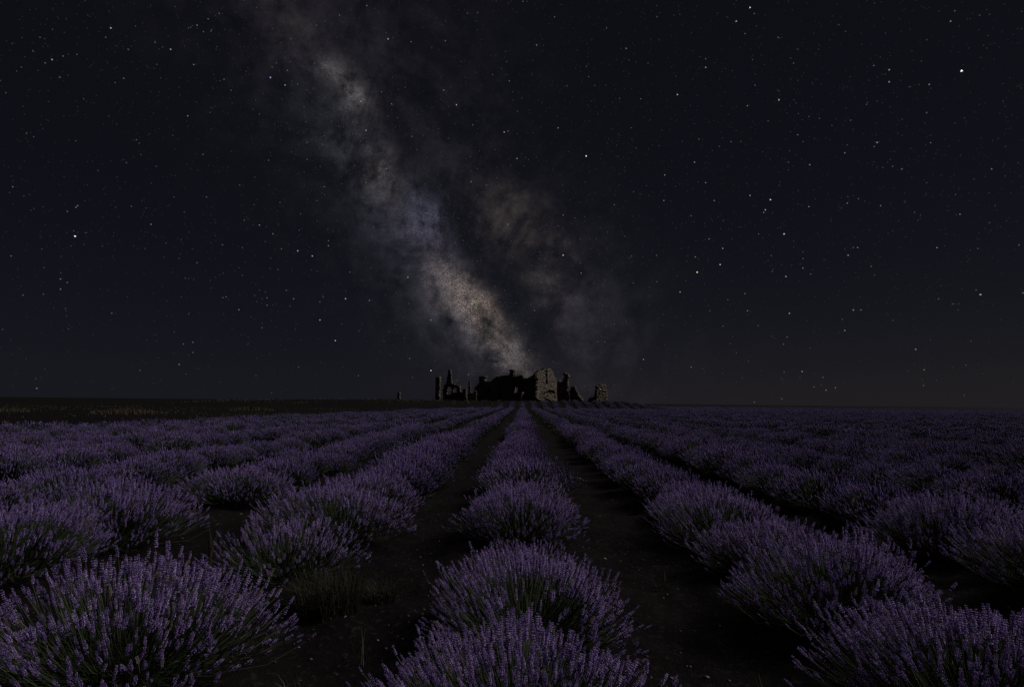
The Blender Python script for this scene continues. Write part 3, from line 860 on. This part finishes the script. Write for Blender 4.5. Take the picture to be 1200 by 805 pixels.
# ------------------------------------------------------------------ stars: azimuth, elevation (degrees), brightness and tint
STARS = """-38.20 28.75 7w;-38.49 28.00 4w;-41.81 25.32 7b;-41.15 25.79 4w;-42.21 24.95 4w;-43.59 24.17 3w;-40.29 26.20 3w;
-42.67 26.55 3w;-33.78 28.56 6w;-31.92 27.92 5w;-31.87 30.84 5w;-30.74 30.70 3w;-34.97 28.72 4w;-32.53 30.47 3w;
-30.15 32.16 4w;-37.02 25.49 4w;-28.75 26.69 4w;-32.10 23.91 5w;-30.37 24.57 3w;-26.24 25.29 4b;-25.45 28.39 8b;
-24.99 29.62 4w;-25.35 29.22 4w;-24.12 28.04 6w;-22.97 28.31 4w;-20.74 29.99 4w;-21.50 33.16 4w;-23.80 31.70 3w;
-35.77 21.15 4w;-35.56 20.93 3w;-30.69 21.11 4w;-34.20 19.40 3w;-36.35 19.20 3w;-38.22 18.16 3w;-43.38 15.67 4w;
-39.45 15.02 5w;-39.35 15.17 5w;-39.97 14.58 5b;-35.75 15.83 4w;-34.25 14.63 5w;-30.19 17.63 4w;-32.70 17.18 3w;
-27.55 19.09 4w;-26.23 17.59 4b;-25.69 15.85 6b;-25.20 21.61 4w;-21.77 22.20 4w;-20.08 20.01 4w;-39.59 23.22 3w;
-44.32 22.14 3w;22.72 34.16 8w;21.43 33.40 7w;23.08 33.65 4w;18.47 31.04 4w;18.45 30.37 6w;26.32 29.29 4w;
25.10 31.48 4w;26.73 30.24 3w;30.65 30.61 3w;38.15 29.08 5w;38.47 29.67 4w;40.00 28.84 3w;32.64 27.60 4w;
33.74 26.99 6w;33.69 26.12 6w;36.45 25.17 5w;38.62 25.50 10w;24.96 26.70 7w;22.93 28.23 4w;22.18 26.71 5w;
36.15 23.18 4w;26.42 23.61 5w;26.82 22.97 3w;17.63 24.57 4w;20.62 23.96 4w;21.47 23.84 4w;32.56 21.76 6w;
30.10 21.45 5w;30.32 22.03 3w;17.17 22.61 6w;27.29 20.98 6w;25.54 21.49 4w;18.16 20.69 5w;33.57 19.66 4w;
34.21 19.32 5w;39.99 18.01 5w;22.14 19.10 6w;23.90 18.51 9b;23.43 17.67 7w;23.28 17.46 5w;18.91 19.01 5w;
27.07 17.48 5w;30.09 17.31 5w;30.95 17.53 4w;32.55 16.69 5w;37.85 15.05 5w;16.73 17.82 4w;29.21 23.82 3w;
30.68 23.92 4w;24.94 15.37 9b;18.35 15.56 5w;19.56 14.59 6w;17.04 13.98 5w;19.29 13.11 8b;17.17 12.53 9o;
24.95 11.57 7b;26.37 12.20 5w;26.40 13.03 4w;26.43 13.63 3w;26.97 11.61 4w;23.82 12.12 4w;29.95 12.93 6w;
30.69 13.49 5w;30.37 13.53 4w;36.23 12.71 5w;38.80 12.24 3w;41.22 12.10 4w;38.75 8.68 8o;41.23 8.52 5w;36.11 8.62 4w;
36.97 8.12 4o;21.41 10.27 5w;19.89 9.80 4w;21.59 8.67 5w;18.25 8.83 3w;25.11 8.24 6w;30.13 8.21 6w;30.70 8.17 5w;
29.41 6.48 6w;19.37 7.33 4w;34.38 4.64 6w;34.86 2.95 5w;16.42 3.50 5w;25.95 2.98 6w;24.49 2.93 4w;21.52 3.99 3w;
20.50 4.81 3w;26.84 1.61 4w;27.76 1.31 5w;28.49 1.53 5w;21.91 0.21 4w;24.20 0.54 4w;37.31 0.88 3w;31.62 11.79 4w;
-39.34 12.76 9w;-43.07 10.57 4w;-41.32 11.40 3w;-40.01 9.28 5w;-39.56 9.07 4w;-39.95 8.48 5w;-42.16 7.73 4w;
-24.48 15.23 5w;-22.22 13.92 8b;-20.88 13.57 7w;-19.44 14.66 5w;-19.46 15.14 4w;-30.58 11.90 4w;-28.65 13.72 4w;
-31.98 12.09 3w;-24.87 9.89 4b;-24.69 9.36 5b;-27.00 8.08 6b;-28.11 9.14 4w;-22.38 9.45 5w;-19.92 7.60 8b;
-18.43 5.70 8b;-24.99 6.58 4w;-30.50 4.93 5w;-31.21 4.74 4w;-30.45 4.04 4w;-31.42 2.95 5w;-34.24 2.32 4w;
-40.83 0.67 5w;-36.50 6.94 4w;-30.97 7.37 3w;-14.42 33.16 7w;-8.50 33.57 5w;1.23 33.50 5w;8.63 34.52 4w;-1.65 30.60 5w;
-8.56 29.55 5w;-7.19 28.40 7w;-16.91 27.83 6w;-13.86 27.96 5w;-16.30 25.43 6w;-2.13 26.20 6w;3.52 26.55 5w;
-0.76 23.84 6w;6.44 23.95 9w;15.68 28.54 7w;12.05 28.56 4w;10.64 32.77 5w;14.29 21.75 6w;14.16 19.43 5w;4.06 18.54 5w;
4.06 14.66 8w;5.88 12.88 5w;8.00 9.64 3w;15.54 10.74 7b;11.95 4.28 6w;-20.88 13.57 5w;-17.64 9.77 8b;-15.37 9.73 6b;
-11.70 12.17 6w;-9.30 8.05 6w;-5.79 7.97 6w;-9.18 3.03 8w;-6.21 15.98 4b;-9.19 17.26 4b;-16.69 35.39 5w;
-31.92 27.92 4w;-0.27 36.84 4w;-19.34 34.29 4w;1.80 11.98 4w;-0.33 6.59 4w;-14.92 28.85 4w;-13.21 26.86 3w;
-11.69 25.36 4w;-20.29 24.48 4b;-20.04 19.32 3w;-14.15 22.25 5w;-14.82 22.11 4w;-5.53 21.61 5w;-3.93 21.34 4w;
-1.66 17.66 5w;-0.07 6.50 3w;7.47 6.08 4w;9.17 7.76 3w;10.92 14.39 4w;13.37 11.82 4w;9.27 19.34 4w;6.73 30.78 4w;
3.13 35.64 4w;-5.12 35.91 4w;13.80 34.87 4w;-3.75 10.31 4o;-1.93 2.62 5b;0.63 5.22 4w;-11.31 4.18 4w;-13.84 5.79 3w;
-16.16 2.39 4w;-21.64 3.07 4w;-25.27 2.17 3w"""


def build_stars():
    r = np.random.default_rng(3); R = 7000.0; PX = 1 / 569.0
    D = []; mag = []; col = []
    tints = {'w': (1, .97, .96), 'b': (.50, .58, 1.0), 'o': (1, .74, .45)}
    for t in STARS.replace('\n', '').split(';'):
        a, e, m = t.split(); a = rad(float(a)); e = rad(float(e))
        D.append((math.sin(a) * math.cos(e), math.cos(a) * math.cos(e), math.sin(e))); mag.append(float(m[:-1])); col.append(tints[m[-1]])
    D = np.array(D); mag = np.array(mag); col = np.array(col)
    n = 45000                                                  # faint stars over the whole sky, more in the Milky Way
    z = r.uniform(.01, 1, n); ph = r.uniform(0, 6.28, n); q = np.sqrt(1 - z * z)
    F1 = np.stack([q * np.cos(ph), q * np.sin(ph), z], -1); m1 = np.minimum(r.exponential(.80, n), 4.2)
    F1 = F1[r.random(n) < np.clip(.25 + F1[:, 2] * 3, 0, 1)]; m1 = m1[:len(F1)]
    n = 16000; u = r.uniform(-np.pi, np.pi, n); v = r.normal(-.05, .10, n)
    wt = np.array([sum(c) * s[0] * s[1] for (_, s, c) in MW_BLOBS]); pk = r.choice(len(wt), 14000, p=wt / wt.sum())
    cc = np.array([c for (c, _, _) in MW_BLOBS])[pk]; ss = np.array([s for (_, s, _) in MW_BLOBS])[pk]
    u = np.concatenate([u, cc[:, 0] + r.normal(0, .8, len(pk)) * ss[:, 0]]); v = np.concatenate([v, cc[:, 1] + r.normal(0, .8, len(pk)) * ss[:, 1]])
    F2 = (np.cos(u)[:, None] * np.array(T1) + np.sin(u)[:, None] * np.array(T2)) * np.sqrt(1 - np.clip(v, -.9, .9) ** 2)[:, None] + v[:, None] * np.array(NN)
    F2 = F2[F2[:, 2] > .03]; m2 = np.minimum(r.exponential(.75, len(F2)) - .9, 3.2)
    tc = np.array([(1, .97, .94), (.58, .66, 1.0), (1, .80, .62)])
    D = np.concatenate([D, F1, F2]); mag = np.concatenate([mag, m1, m2])
    col = np.concatenate([col, tc[r.choice(3, len(F1) + len(F2), p=(.5, .32, .18))]])
    e = STAR_E * 1.56 ** mag * r.uniform(.8, 1.2, len(mag)); s = (STAR_R + .032 * mag) * PX * R
    V0 = np.array([[1, 1, 1], [-1, -1, 1], [-1, 1, -1], [1, -1, -1]], float) * .8
    F0 = np.array([[0, 1, 2], [0, 3, 1], [0, 2, 3], [1, 3, 2]])
    V = (D * R)[:, None, :] + V0[None] * s[:, None, None]
    F = F0[None] + (np.arange(len(D)) * 4)[:, None, None]
    C = np.concatenate([col * e[:, None], np.ones((len(e), 1))], 1)
    mt = bpy.data.materials.new('starlight'); mt.use_nodes = True; T = NT(mt.node_tree); T.n.clear()
    em = T.node('ShaderNodeEmission'); T.put(em.inputs[0], attr(T, 'glow').outputs['Color']); em.inputs[1].default_value = 1.0
    T.l.new(em.outputs[0], T.node('ShaderNodeOutputMaterial').inputs[0])
    mt.cycles.emission_sampling = 'NONE'
    me = mesh_np('stars', V.reshape(-1, 3), F.reshape(-1, 3), [mt], col=np.repeat(C, 4, 0))
    tag(link('stars', me), 'white and blue stars scattered over the night sky', 'stars', kind='stuff')


STAR_E, STAR_R = 0.020, 0.34
build_stars()
